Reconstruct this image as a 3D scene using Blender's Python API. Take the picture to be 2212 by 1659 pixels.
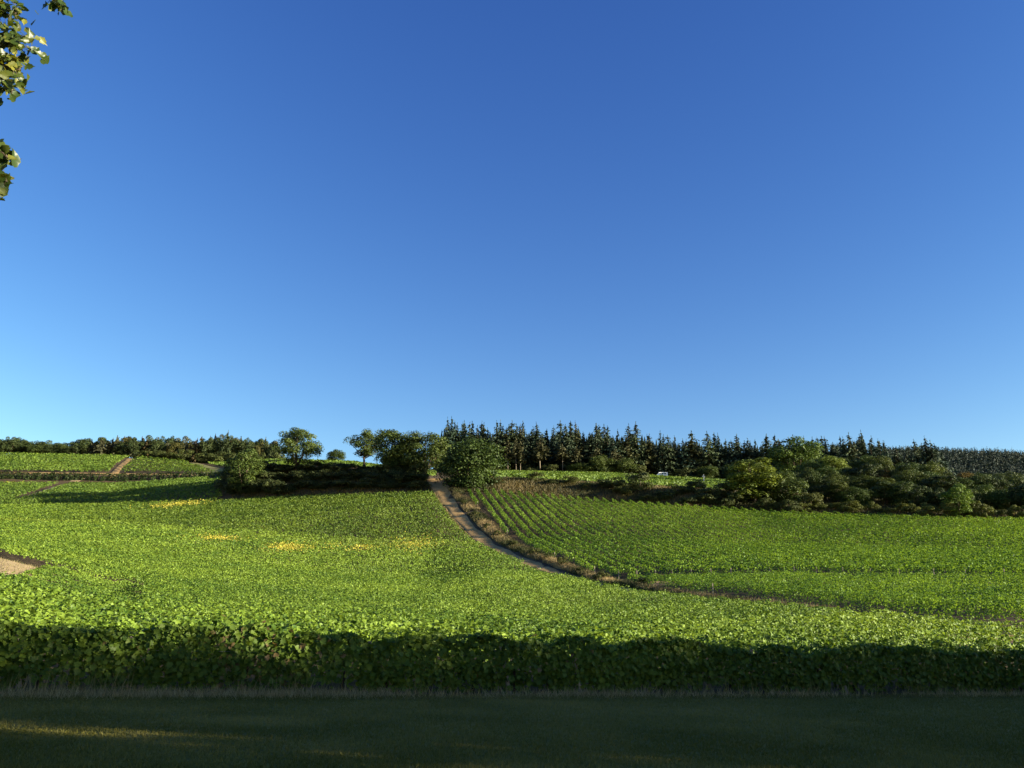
import bpy, math, random
import numpy as np
from mathutils import Vector

for o in list(bpy.data.objects): bpy.data.objects.remove(o, do_unlink=True)
S = bpy.context.scene
COL = S.collection
rng = np.random.default_rng(7)
random.seed(7)
R = math.radians

# ------------------------------------------------------------------ camera
PITCH = R(15.3); FPX = 853.0; EYE = 1.6
cam = bpy.data.cameras.new('camera')
cam.sensor_width = 36.0; cam.sensor_fit = 'HORIZONTAL'
cam.lens = FPX / 1024.0 * 36.0
cam.clip_start = 0.1; cam.clip_end = 6000
cam_ob = bpy.data.objects.new('camera', cam)
COL.objects.link(cam_ob)
cam_ob.location = (0, 0, EYE); cam_ob.rotation_euler = (math.pi/2 + PITCH, 0, 0)
S.camera = cam_ob

# ------------------------------------------------------------------ light
SUN_BEHIND = R(13); SUN_EL = R(10.5)
sunv = Vector((math.cos(SUN_BEHIND)*math.cos(SUN_EL), -math.sin(SUN_BEHIND)*math.cos(SUN_EL), math.sin(SUN_EL)))
world = bpy.data.worlds.new('World'); S.world = world; world.use_nodes = True
wn = world.node_tree.nodes; wl = world.node_tree.links
wn.clear()
sky = wn.new('ShaderNodeTexSky'); sky.sky_type = 'NISHITA'; sky.sun_disc = False
sky.sun_elevation = SUN_EL; sky.sun_rotation = math.atan2(sunv.x, sunv.y)
sky.air_density = 1.0; sky.dust_density = 0.15; sky.ozone_density = 2.2; sky.altitude = 300
bg = wn.new('ShaderNodeBackground'); EXPO = 1.95; SKY_REF = 0.2343
bg.inputs['Strength'].default_value = SKY_REF / 2**EXPO
wo = wn.new('ShaderNodeOutputWorld')
hs = wn.new('ShaderNodeHueSaturation'); hs.inputs['Saturation'].default_value = 1.2
tn = wn.new('ShaderNodeMix'); tn.data_type='RGBA'; tn.blend_type='MULTIPLY'; tn.inputs[0].default_value=1; tn.inputs[7].default_value=(.86,.82,1.04,1)
wl.new(sky.outputs[0], hs.inputs['Color']); wl.new(hs.outputs[0], tn.inputs[6]); 
sp = wn.new('ShaderNodeSeparateColor'); cb = wn.new('ShaderNodeCombineColor'); wl.new(tn.outputs[2], sp.inputs[0])
for ch, (A, p) in enumerate(((1.86, 1.3), (1.60, 1.34), (1.06, 1.0))):      # clearer, deeper air: one response curve for the whole sky
    pw = wn.new('ShaderNodeMath'); pw.operation = 'POWER'; m0 = wn.new('ShaderNodeMath'); m0.operation = 'MULTIPLY'; m1 = wn.new('ShaderNodeMath'); m1.operation = 'MULTIPLY'
    m0.inputs[1].default_value = SKY_REF; pw.inputs[1].default_value = p; m1.inputs[1].default_value = A / SKY_REF
    wl.new(sp.outputs[ch], m0.inputs[0]); wl.new(m0.outputs[0], pw.inputs[0]); wl.new(pw.outputs[0], m1.inputs[0]); wl.new(m1.outputs[0], cb.inputs[ch])
wl.new(cb.outputs[0], bg.inputs[0]); wl.new(bg.outputs[0], wo.inputs[0])
sl = bpy.data.lights.new('sun', 'SUN'); sl.energy = 5.0; sl.angle = R(0.5); sl.color = (1.0, 0.90, 0.70)
sun = bpy.data.objects.new('sun', sl); COL.objects.link(sun)
sun.rotation_euler = sunv.to_track_quat('Z', 'Y').to_euler(); sun.location = (60, -30, 40)
vs = S.view_settings
vs.view_transform = 'Standard'; vs.look = 'None'; vs.exposure = EXPO; vs.gamma = 1.0; vs.use_curve_mapping = False

# ------------------------------------------------------------------ helpers
def tag(o, label=None, cat=None, group=None, kind=None):
    if label: o['label'] = label
    if cat: o['category'] = cat
    if group: o['group'] = group
    if kind: o['kind'] = kind
    return o

def empty(name, loc=(0,0,0), rz=0.0, sc=(1,1,1)):
    o = bpy.data.objects.new(name, None); COL.objects.link(o)
    o.empty_display_size = 0.3
    o.location = loc; o.rotation_euler = (0,0,rz); o.scale = sc
    return o

def mesh_np(name, V, F, col=None, smooth=False):
    """V (n,3), F (m,k) uniform polygons, col (n,3)"""
    V = np.asarray(V, dtype=np.float32); F = np.asarray(F, dtype=np.int32)
    me = bpy.data.meshes.new(name)
    me.vertices.add(len(V)); me.vertices.foreach_set('co', V.ravel())
    k = F.shape[1]
    me.loops.add(F.size); me.loops.foreach_set('vertex_index', F.ravel())
    me.polygons.add(len(F)); me.polygons.foreach_set('loop_start', np.arange(0, F.size, k, dtype=np.int32))
    if smooth: me.polygons.foreach_set('use_smooth', np.ones(len(F), dtype=bool))
    if col is not None:
        a = me.color_attributes.new('col', 'FLOAT_COLOR', 'POINT')
        c = np.ones((len(V), 4), dtype=np.float32); c[:, :3] = col
        a.data.foreach_set('color', c.ravel())
    me.update(calc_edges=True)
    return me

def link(name, me, mat=None, parent=None, loc=None):
    o = bpy.data.objects.new(name, me); COL.objects.link(o)
    if mat is not None and len(me.materials) == 0: me.materials.append(mat)
    if parent is not None: o.parent = parent
    if loc is not None: o.location = loc
    return o

class MB:
    """small mesh builder for hard things; polygons of any size"""
    def __init__(s): s.v=[]; s.f=[]
    def box(s, x0,x1,y0,y1,z0,z1):
        b=len(s.v)
        s.v += [(x0,y0,z0),(x1,y0,z0),(x1,y1,z0),(x0,y1,z0),(x0,y0,z1),(x1,y0,z1),(x1,y1,z1),(x0,y1,z1)]
        s.f += [[b+i for i in q] for q in ((0,3,2,1),(4,5,6,7),(0,1,5,4),(1,2,6,5),(2,3,7,6),(3,0,4,7))]
        return s
    def tube(s, pts, rad, n=7, cap=True):
        b=len(s.v); P=[Vector(p) for p in pts]
        for i,p in enumerate(P):
            d=(P[min(i+1,len(P)-1)]-P[max(i-1,0)]).normalized()
            a=d.cross(Vector((0.31,0.95,0.05)))
            if a.length<1e-3: a=d.cross(Vector((1,0,0)))
            a.normalize(); c=d.cross(a)
            for j in range(n):
                t=2*math.pi*j/n; q=p+(a*math.cos(t)+c*math.sin(t))*rad[i]
                s.v.append(tuple(q))
        for i in range(len(P)-1):
            for j in range(n):
                k=(j+1)%n
                s.f.append([b+i*n+j,b+i*n+k,b+(i+1)*n+k,b+(i+1)*n+j])
        if cap:
            s.f.append([b+j for j in range(n)][::-1]); s.f.append([b+(len(P)-1)*n+j for j in range(n)])
        return s
    def prism(s, poly, y0, y1):
        """polygon in xz extruded along y"""
        b=len(s.v); n=len(poly)
        s.v += [(p[0],y0,p[1]) for p in poly]+[(p[0],y1,p[1]) for p in poly]
        s.f.append(list(range(b,b+n))); s.f.append([b+n+i for i in range(n)][::-1])
        for i in range(n):
            k=(i+1)%n; s.f.append([b+i,b+n+i,b+n+k,b+k])
        return s
    def mesh(s, name, smooth=False):
        me=bpy.data.meshes.new(name); me.from_pydata(s.v,[],s.f); me.update()
        if smooth:
            for p in me.polygons: p.use_smooth=True
        return me

def basis(n, roll=None):
    """rotation matrices whose z axis is n (N,3)"""
    n = n/np.maximum(np.linalg.norm(n,axis=1,keepdims=True),1e-6)
    h = rng.normal(size=n.shape); 
    if roll is not None: h = roll
    x = np.cross(h, n); x /= np.maximum(np.linalg.norm(x,axis=1,keepdims=True),1e-6)
    y = np.cross(n, x)
    return np.stack([x,y,n],axis=2)

def scatter(TV, TF, pos, Rm, sc, col):
    TV=np.asarray(TV,float); TF=np.asarray(TF,int)
    N=len(pos); k=len(TV)
    sc=np.asarray(sc,float)
    if sc.ndim==1: sc=sc[:,None]
    L=TV[None,:,:]*sc[:,None,:]
    V=np.einsum('nij,nkj->nki',Rm,L)+pos[:,None,:]
    F=(TF[None]+ (np.arange(N)*k)[:,None,None]).reshape(-1,TF.shape[1])
    C=np.repeat(col,k,axis=0)
    return V.reshape(-1,3),F,C

def cat(parts):
    Vs=[];Fs=[];Cs=[];n=0
    for V,F,C in parts:
        Vs.append(V);Fs.append(F+n);Cs.append(C);n+=len(V)
    return np.concatenate(Vs),np.concatenate(Fs),np.concatenate(Cs)

def mixcol(a,b,t):
    a=np.asarray(a,float);b=np.asarray(b,float); t=np.asarray(t,float)
    return a[None]*(1-t[:,None])+b[None]*t[:,None]

# leaf templates --------------------------------------------------------
def vine_leaf():
    pr=[(0,-.42,0),(.30,-.5,.02),(.52,-.18,.08),(.36,.02,.05),(.50,.26,.10),(.20,.28,.03),(0,.62,-.05),(-.20,.28,.03),(-.50,.26,.10),(-.36,.02,.05),(-.52,-.18,.08),(-.30,-.5,.02)]
    V=[(0,-.08,-.06)]+pr; F=[(0,i+1,(i+1)%12+1) for i in range(12)]
    return V,F
LEAF12=vine_leaf()
LEAF6=([(0,-.1,-.07),(.45,-.42,.05),(.46,.2,.08),(0,.58,-.04),(-.46,.2,.08),(-.45,-.42,.05)],[(0,1,2),(0,2,3),(0,3,4),(0,4,5)])
LEAF2=([(-.5,-.3,.08),(.12,-.52,-.06),(.5,.26,.1),(-.1,.54,-.05)],[(0,1,2),(0,2,3)])

# ------------------------------------------------------------------ materials
def nmat(name):
    m=bpy.data.materials.new(name); m.use_nodes=True
    nt=m.node_tree; b=nt.nodes['Principled BSDF']
    return m,nt,b

def leaf_mat(name, trans=0.35, rough=0.5, spec=0.3, tint=(1.15,1.05,0.55), objtint=False):
    m,nt,b=nmat(name)
    at=nt.nodes.new('ShaderNodeAttribute'); at.attribute_name='col'
    src=at.outputs['Color']
    if objtint:
        oi=nt.nodes.new('ShaderNodeObjectInfo'); mu=nt.nodes.new('ShaderNodeMix'); mu.data_type='RGBA'; mu.blend_type='MULTIPLY'
        mu.inputs[0].default_value=1; nt.links.new(src,mu.inputs[6]); nt.links.new(oi.outputs['Color'],mu.inputs[7]); src=mu.outputs[2]
    nt.links.new(src,b.inputs['Base Color'])
    b.inputs['Roughness'].default_value=rough; b.inputs['Specular IOR Level'].default_value=spec
    tr=nt.nodes.new('ShaderNodeBsdfTranslucent'); mt=nt.nodes.new('ShaderNodeMix'); mt.data_type='RGBA'; mt.blend_type='MULTIPLY'; mt.inputs[0].default_value=1
    nt.links.new(src,mt.inputs[6]); mt.inputs[7].default_value=(*tint,1); nt.links.new(mt.outputs[2],tr.inputs['Color'])
    ms=nt.nodes.new('ShaderNodeMixShader'); ms.inputs[0].default_value=trans
    nt.links.new(b.outputs[0],ms.inputs[1]); nt.links.new(tr.outputs[0],ms.inputs[2])
    nt.links.new(ms.outputs[0],nt.nodes['Material Output'].inputs['Surface'])
    return m

def ground_mat(name, cols, scale=0.3, fine=3.0, bump=0.3, rough=0.95):
    m,nt,b=nmat(name)
    tc=nt.nodes.new('ShaderNodeTexCoord')
    n1=nt.nodes.new('ShaderNodeTexNoise'); n1.inputs['Scale'].default_value=scale; n1.inputs['Detail'].default_value=8; n1.inputs['Roughness'].default_value=0.65
    n2=nt.nodes.new('ShaderNodeTexNoise'); n2.inputs['Scale'].default_value=fine; n2.inputs['Detail'].default_value=6
    nt.links.new(tc.outputs['Object'],n1.inputs['Vector']); nt.links.new(tc.outputs['Object'],n2.inputs['Vector'])
    ad=nt.nodes.new('ShaderNodeMath'); ad.operation='MULTIPLY_ADD'; ad.inputs[1].default_value=0.55
    nt.links.new(n1.outputs['Fac'],ad.inputs[0])
    sc=nt.nodes.new('ShaderNodeMath'); sc.operation='MULTIPLY'; sc.inputs[1].default_value=0.45
    nt.links.new(n2.outputs['Fac'],sc.inputs[0]); nt.links.new(sc.outputs[0],ad.inputs[2])
    cr=nt.nodes.new('ShaderNodeValToRGB'); e=cr.color_ramp.elements
    e[0].position=0.36; e[0].color=(*cols[0],1); e[1].position=0.64; e[1].color=(*cols[-1],1)
    for i,c in enumerate(cols[1:-1]):
        x=e.new(0.36+0.28*(i+1)/(len(cols)-1)); x.color=(*c,1)
    nt.links.new(ad.outputs[0],cr.inputs[0]); nt.links.new(cr.outputs[0],b.inputs['Base Color'])
    b.inputs['Roughness'].default_value=rough; b.inputs['Specular IOR Level'].default_value=0.1
    bp=nt.nodes.new('ShaderNodeBump'); bp.inputs['Strength'].default_value=bump; bp.inputs['Distance'].default_value=0.1
    nt.links.new(n2.outputs['Fac'],bp.inputs['Height']); nt.links.new(bp.outputs[0],b.inputs['Normal'])
    return m

def plain(name, col, rough=0.7, spec=0.3, metal=0.0, noise=0.25, nscale=8):
    m,nt,b=nmat(name)
    tc=nt.nodes.new('ShaderNodeTexCoord'); n=nt.nodes.new('ShaderNodeTexNoise'); n.inputs['Scale'].default_value=nscale; n.inputs['Detail'].default_value=5
    nt.links.new(tc.outputs['Object'],n.inputs['Vector'])
    cr=nt.nodes.new('ShaderNodeValToRGB'); e=cr.color_ramp.elements
    e[0].position=.3; e[1].position=.7
    e[0].color=(*[c*(1-noise) for c in col],1); e[1].color=(*[min(1,c*(1+noise)) for c in col],1)
    nt.links.new(n.outputs['Fac'],cr.inputs[0]); nt.links.new(cr.outputs[0],b.inputs['Base Color'])
    b.inputs['Roughness'].default_value=rough; b.inputs['Specular IOR Level'].default_value=spec; b.inputs['Metallic'].default_value=metal
    return m

M_vine=leaf_mat('vine_leaf',0.36,0.55,0.22)
M_crown=leaf_mat('tree_leaf',0.25,0.6,0.2,objtint=True)
M_needle=leaf_mat('needles',0.12,0.7,0.15,tint=(1,1,.7),objtint=True)
M_big=leaf_mat('overhang_leaf',0.38,0.4,0.4,tint=(1.3,1.15,.4))
M_grass=leaf_mat('grass_blade',0.3,0.6,0.2,tint=(1.1,1.0,.6))
M_soil=ground_mat('field_soil',[(.04,.028,.015),(.075,.052,.028),(.11,.078,.042)],.25,2.5)
M_lawn=ground_mat('lawn_turf',[(.075,.08,.018),(.12,.115,.028),(.21,.17,.052)],.5,6)
M_track=ground_mat('track_dirt',[(.22,.135,.05),(.33,.21,.085),(.45,.30,.135)],.35,2.2)
M_pale=ground_mat('pale_dirt',[(.20,.14,.07),(.29,.21,.11),(.38,.29,.16)],.35,2.2)
M_gstrip=ground_mat('dry_turf',[(.09,.10,.03),(.14,.14,.05),(.19,.17,.07)],.3,2)
M_hill=ground_mat('hill_floor',[(.02,.03,.015),(.03,.04,.02)],.05,.5)
M_bark=plain('bark',(.085,.065,.045),.95,.1,nscale=3)
M_palebark=plain('pale_bark',(.20,.165,.12),.95,.1,nscale=3)
M_vinewood=plain('vine_wood',(.05,.037,.027),.95,.1,nscale=20)
M_post=plain('weathered_post',(.24,.20,.15),.9,.15,nscale=14)
M_wire=plain('wire',(.25,.25,.25),.5,.5,.8,.05)
M_stone=plain('pale_stone',(.66,.63,.55),.9,.2,nscale=6,noise=.12)
M_paint=plain('white_paint',(.78,.79,.80),.3,.5,noise=.03)
M_glass=plain('dark_glass',(.02,.023,.027),.08,.6,noise=.05)
M_rubber=plain('rubber',(.025,.025,.025),.85,.2,noise=.1)

# ------------------------------------------------------------------ projection maths
D2P=1024/2212.0
def tanel(dy):                      # picture row -> slope of the sight line
    return math.tan(PITCH+math.atan((384-dy*D2P)/FPX))
def usl(dx,dy):                     # picture column -> sideways slope
    b=(384-dy*D2P)/FPX
    return (dx*D2P-512)/FPX/(math.cos(PITCH)-b*math.sin(PITCH))

# ------------------------------------------------------------------ terrain
RD=np.array([.935,.355]); RD/=np.linalg.norm(RD)      # direction of the near rows
RN=np.array([-RD[1],RD[0]]); FRONT=18.9               # front row: RN.p = FRONT
def lawn_plane(x,y):
    return -.029*np.clip(x,-25,30)-.0042*(np.clip(y,-30,40)-10)
def K(Y,y=None,c=0.0,z=None):
    if z is None: z=EYE+Y*tanel(y)-c
    return (Y,z)
N_=None
cols=[
 (-260,[K(48,z=3.5),K(66,z=6.1),K(90,z=8.6),K(120,1150,1.2),K(180,1119,1.2),K(240,1090,1.2),K(245,z=32.5),K(254,z=35.4),K(296,1036,1.2),K(308,1020),K(376,976,1.2),K(450,z=78),K(700,z=85),K(1200,z=90)]),
 (0,   [K(48,z=3.5),K(66,z=6.1),K(90,z=8.6),K(120,1150,1.2),K(180,1119,1.2),K(240,1090,1.2),K(245,z=32.5),K(254,z=35.4),K(296,1036,1.2),K(308,1020),K(376,976,1.2),K(450,z=78),K(700,z=85),K(1200,z=90)]),
 (250, [K(45,1278,1.2),K(68,1228,1.2),K(90,1200,1.2),K(120,1170,1.2),K(170,1124,1.2),K(236,1084,1.2),K(241,z=32.8),K(250,z=35.5),K(295,1040,1.2),K(308,1023),K(370,981,1.2),K(450,z=76),K(700,z=82),K(1200,z=90)]),
 (470, [K(45,1300,1.2),K(68,1262,1.2),K(90,1235,1.2),K(120,1204,1.2),K(163,1142,1.2),K(226,1080,1.2),K(231,1072),K(243,1052),K(292,1034),K(305,1026),K(370,998,1.2),K(450,z=70),K(700,z=74),K(1200,z=80)]),
 (580, [K(45,1307,1.2),K(68,1271,1.2),K(90,1246,1.2),K(120,1216,1.2),K(163,1150,1.2),K(224,1073,1.2),K(228,1066),K(241,1016),K(290,1004),K(300,1002),K(345,990,1.2),K(450,z=66),K(700,z=66),K(1200,z=66)]),
 (750, [K(45,1315,1.2),K(68,1281,1.2),K(90,1257,1.2),K(120,1230,1.2),K(162,1160,1.2),K(217,1066,1.2),K(221,1060),K(233,1014),K(290,1004),K(300,1002),K(335,996,1.2),K(450,z=62),K(700,z=64),K(1200,z=64)]),
 (935, [K(45,1321,1.2),K(68,1289,1.2),K(90,1268,1.2),K(120,1243,1.2),K(161,1167,1.2),K(212,1060,1.2),K(217,1055),K(231,1036),K(290,1029),K(300,1028),K(400,1021),K(450,z=70),K(700,z=76),K(1200,z=80)]),
 (1060,[K(45,1328,1.2),K(68,1298,1.2),K(90,1277),K(117,1248),K(160,1162,1.2),K(210,1056,1.2),K(214,1056),K(224,1032),K(290,1027),K(300,1026),K(400,1021),K(450,z=70),K(700,z=76),K(1200,z=80)]),
 (1300,[K(45,1338,1.2),K(68,1310,1.2),K(88,1288),K(112,1262),K(158,1154,1.2),K(205,1078,1.2),K(209,1074),K(219,1045),K(290,1037),K(300,1036),K(400,1023),K(450,z=70),K(700,z=76),K(1200,z=80)]),
 (1650,[K(45,z=.55),K(65,z=2.0),K(84,z=3.9),K(103,z=5.9),K(150,1170,1.2),K(196,1102,1.2),K(200,1098),K(211,1066),K(290,z=44),K(300,z=46),K(390,z=61),K(450,z=67),K(700,z=76),K(1200,z=90)]),
 (2000,[K(45,z=.75),K(60,z=1.9),K(75,z=3.3),K(91,z=5.1),K(140,1180,1.2),K(184,1114,1.2),K(188,z=22.9),K(214,z=30.5),K(290,z=45),K(300,z=47),K(400,z=62),K(450,z=66),K(700,z=80),K(1200,z=110)]),
 (2212,[K(38,z=.45),K(56,z=1.8),K(70,z=3.2),K(84,z=4.7),K(130,1190,1.2),K(181,1119,1.2),K(186,z=22.4),K(212,z=29.0),K(290,z=42),K(300,z=43.5),K(400,z=57),K(450,z=62),K(700,z=80),K(1200,z=110)]),
 (2500,[K(38,z=.35),K(56,z=1.7),K(70,z=3.0),K(80,z=4.4),K(125,1195,1.2),K(178,1123,1.2),K(184,z=21.9),K(212,z=28.8),K(290,z=41),K(300,z=42.5),K(400,z=55),K(450,z=60),K(700,z=80),K(1200,z=110)]),
]
U=np.array([(c[0]*D2P-512)/FPX*.997 for c in cols])
KY=np.array([[k[0] for k in c[1]] for c in cols]); KZ=np.array([[k[1] for k in c[1]] for c in cols])
UG=np.linspace(U[0],U[-1],260)
YG=np.concatenate([np.arange(0,60,.5),np.arange(60,460,1.0),np.arange(460,1300,12.0)])
def _sm(A,n=6):
    for _ in range(n):
        B=A.copy(); B[1:-1]=(A[:-2]+2*A[1:-1]+A[2:])/4; A=B
    return A
KYg=_sm(np.stack([np.interp(UG,U,KY[:,k]) for k in range(KY.shape[1])],1)); KZg=_sm(np.stack([np.interp(UG,U,KZ[:,k]) for k in range(KY.shape[1])],1))
TAB=np.zeros((len(UG),len(YG)))
for i,u in enumerate(UG):
    yf=(FRONT+1.0)/(RN[0]*u+RN[1])
    zf=lawn_plane(u*yf,yf)
    ys=np.concatenate([[yf],KYg[i]]); zs=np.concatenate([[zf],KZg[i]])
    z=np.interp(YG,ys,zs)
    zz=z.copy()
    for _ in range(5): 
        zz[1:-1]=(zz[:-2]+2*zz[1:-1]+zz[2:])/4
    TAB[i]=np.where(YG<=yf,lawn_plane(u*YG,YG),zz)
def H(x,y):
    x=np.asarray(x,float); y=np.asarray(y,float)
    u=np.clip(x/np.maximum(y,1.0),UG[0],UG[-1]-1e-6); yy=np.clip(y,0,YG[-1]-1)
    fi=(u-UG[0])/(UG[1]-UG[0]); i=np.clip(fi.astype(int),0,len(UG)-2); fu=fi-i
    j=np.clip(np.searchsorted(YG,yy,side='right')-1,0,len(YG)-2); fv=(yy-YG[j])/(YG[j+1]-YG[j])
    t=(TAB[i,j]*(1-fu)+TAB[i+1,j]*fu)*(1-fv)+(TAB[i,j+1]*(1-fu)+TAB[i+1,j+1]*fu)*fv
    w=np.clip((y-6)/4,0,1)
    return np.where(y<10, lawn_plane(x,y)*(1-w)+t*w, t)
def knot(k,u):
    return np.interp(u,UG,KYg[:,k])
def hit(dx,dy,dz=0.0,y0=8.0,y1=460.0):
    """where the sight line through a picture point first meets the ground raised by dz"""
    u=usl(dx,dy); t=tanel(dy)
    Y=np.arange(y0,y1,.25); Z=EYE+Y*t; G=H(u*Y,Y)+dz
    k=np.nonzero(Z<=G)[0]
    Yk=Y[k[0]] if len(k) else y1
    return np.array([u*Yk,Yk,float(H(u*Yk,Yk))])
def at(dx,dy,Y):
    return np.array([usl(dx,dy)*Y,Y,EYE+Y*tanel(dy)])
def val_noise(x,y,f,seed=0):
    x=np.asarray(x)*f; y=np.asarray(y)*f
    def h(i,j):
        s=np.sin(i*127.1+j*311.7+seed*74.7)*43758.5453
        return s-np.floor(s)
    i=np.floor(x); j=np.floor(y); a=x-i; b=y-j; a=a*a*(3-2*a); b=b*b*(3-2*b)
    return (h(i,j)*(1-a)+h(i+1,j)*a)*(1-b)+(h(i,j+1)*(1-a)+h(i+1,j+1)*a)*b

# track centre line as x(y)
tp=[(940,1040),(957,1066),(980,1100),(1012,1140),(1050,1172),(1105,1203),(1165,1226),(1220,1246),(1300,1266),(1400,1288)]
TY=[];TX=[]
for dx,dy in tp:
    p=hit(dx,dy,0,60); TX.append(p[0]); TY.append(p[1])
for dx,Y in ((1560,72),(1720,60),(1850,52.5),(2000,46),(2230,39),(2500,33)):
    TX.append(usl(dx,1340)*Y); TY.append(Y)
o_=np.argsort(TY); TY=np.array(TY)[o_]; TX=np.array(TX)[o_]
_y=np.linspace(TY[0],TY[-1],200); _x=np.interp(_y,TY,TX)
for _ in range(60): _x[1:-1]=(_x[:-2]+2*_x[1:-1]+_x[2:])/4
def track_x(y): return np.interp(y,_y,_x,left=200,right=_x[-1])
_H0=H
def verge(y): return np.interp(y,[90,110,150,200,215],[1.2,2.2,3.2,3.6,3.0])
def H(x,y):                                     # the hollow track runs below a grassy bank on its right
    x=np.asarray(x,float); y=np.asarray(y,float)
    v=verge(y); w=np.clip((y-92)/25,0,1)*np.clip((222-y)/8,0,1)
    d=(x-np.interp(y,_y,_x,left=200,right=_x[-1])-1.75-v*.5)/(v*.42)
    return _H0(x,y)+.38*w*np.exp(-d**2)*(.75+.5*val_noise(x,y,.3,33))
print('track', [(round(a,1),round(b,1)) for a,b in zip(TX,TY)])

# ground sheet
gx=np.unique(np.concatenate([np.arange(-140,141,2.0),np.arange(-330,331,8),np.linspace(-1500,1500,50)]))
gy=np.unique(np.concatenate([np.arange(-30,60,1.5),np.arange(60,300,1.8),np.arange(300,460,4),np.linspace(460,1400,40),np.linspace(-300,-30,12)]))
GX,GY=np.meshgrid(gx,gy); GZ=H(GX,GY)
GZ=GZ+np.where(GY>206,(val_noise(GX,GY,.22,3)-.5)*.5,0)
V=np.stack([GX.ravel(),GY.ravel(),GZ.ravel()],1); nx=len(gx)
ii=np.arange(len(gy)-1)[:,None]*nx+np.arange(nx-1)[None]; ii=ii.ravel()
F=np.stack([ii,ii+1,ii+nx+1,ii+nx],1)
ground=link('hillside_ground',mesh_np('hillside_ground',V,F,smooth=True),M_soil); tag(ground,kind='structure')

def drape(name,xs_of_t,lift,mat,n_t,n_s,kind='structure'):
    """xs_of_t(t)-> (x0,y0,x1,y1) cross line; sheet laid on the ground"""
    V=[]
    for i in range(n_t):
        x0,y0,x1,y1=xs_of_t(i/(n_t-1))
        s=np.linspace(0,1,n_s); x=x0+(x1-x0)*s; y=y0+(y1-y0)*s
        z=H(x,y)+lift*np.where((s<.01)|(s>.99),-1.2,1.0)
        V.append(np.stack([x,y,z],1))
    V=np.concatenate(V); ii=(np.arange(n_t-1)[:,None]*n_s+np.arange(n_s-1)[None]).ravel()
    F=np.stack([ii,ii+1,ii+n_s+1,ii+n_s],1)
    o=link(name,mesh_np(name,V,F,smooth=True),mat); tag(o,kind=kind); return o

# lawn
def lawn_edge(s): return RD*s+RN*(FRONT-.75)
def lw(t):
    s=-60+120*t; e=lawn_edge(s)
    return (e[0]+RN[0]*-45,e[1]+RN[1]*-45,e[0],e[1])
drape('lawn',lw,.03,M_lawn,120,46)
# dirt track up the hill
def tr(t):
    y=34+(236-34)*t; x=float(track_x(y)); w=1.75+.2*math.sin(y*.35)+.35*(float(val_noise(y,0.5,.45,9))-.5)+.5*max(0,(y-195)/20)
    return (x-w,y,x+w,y)
drape('dirt_track',tr,.09,M_track,260,7)
# cross path between the two right-hand plots
def cp(t):
    u=float(U[8]-.07)+t*(.75-float(U[8])+.07); y=float(knot(3,u)); x=u*y
    return (x,y-1.3,x,y+1.3)
drape('cross_path',cp,.08,M_track,120,4)
# pale headland opening on the left
def hl(t):
    x=-26-26*t; 
    return (x,48+.0*t,x,66)
def in_headland(x,y):
    u=x/y; lim=np.interp(y,[43,50,66,66.5],[-.587,-.565,-.527,-.527])
    return (y>43)&(y<66)&(u<lim)
def hlm(t):
    y=43.5+22*t; lim=float(np.interp(y,[43,50,66],[-.587,-.565,-.527])); return (y*lim-14,y,y*lim+.3,y)
drape('headland_path',hlm,.08,M_pale,24,14)

# ------------------------------------------------------------------ vines
YEL=[(430,510,1157,1164),(585,665,1174,1186),(758,802,1178,1186),(340,432,1084,1092),(700,740,1174,1182),(850,935,1166,1184)]
yel=[]
for a,b,c,d in YEL:
    p0=hit((a+b)/2,d,1.1,40,300); p1=hit((a+b)/2,c,1.1,40,300)
    yel.append(((p0[0]+p1[0])/2,(p0[1]+p1[1])/2,(b-a)/2*D2P/FPX*p0[1],max(1.2,abs(p1[1]-p0[1])/2)))
print('yellow',[[round(float(v),1) for v in q] for q in yel])
def vine_colour(x,y,n,field=0):
    t=np.clip(rng.beta(2,2,n)*.75+.5*(val_noise(x,y,.35,1)-.5)+.25*(val_noise(x,y,.06,2)-.5)+.12,0,1)
    c=mixcol((.042,.096,.010),(.225,.318,.034),t)
    if field==0:
        up=np.clip((y-knot(4,x/np.maximum(y,1))-1+4*(val_noise(x,y,.08,5)-.5))/3,0,1)     # upper plot: a darker variety
        up=up*np.clip((x/y+.62)/.2,0,1)
        c=c*(1-.33*up[:,None])
        bd=np.exp(-((y-knot(4,x/np.maximum(y,1))+5)/5.0)**2)*np.clip(1.2*val_noise(x,y,.05,8),0,1)   # tired yellowing band below it
        c=c*(1-.5*bd[:,None])+np.array([.20,.235,.03])*.5*bd[:,None]
        for k,(cx,cy,rx,ry) in enumerate(yel):
            w=np.exp(-(((x-cx)/(rx*1.15))**2+((y-cy)/(ry*1.5))**2)*1.2); s=(1.0,.95,.9,.8,.4,.45)[k]
            m=rng.random(n)<w*s
            c[m]=mixcol((.32,.32,.04),(.55,.46,.07),rng.random(m.sum()))
    return c

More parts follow.
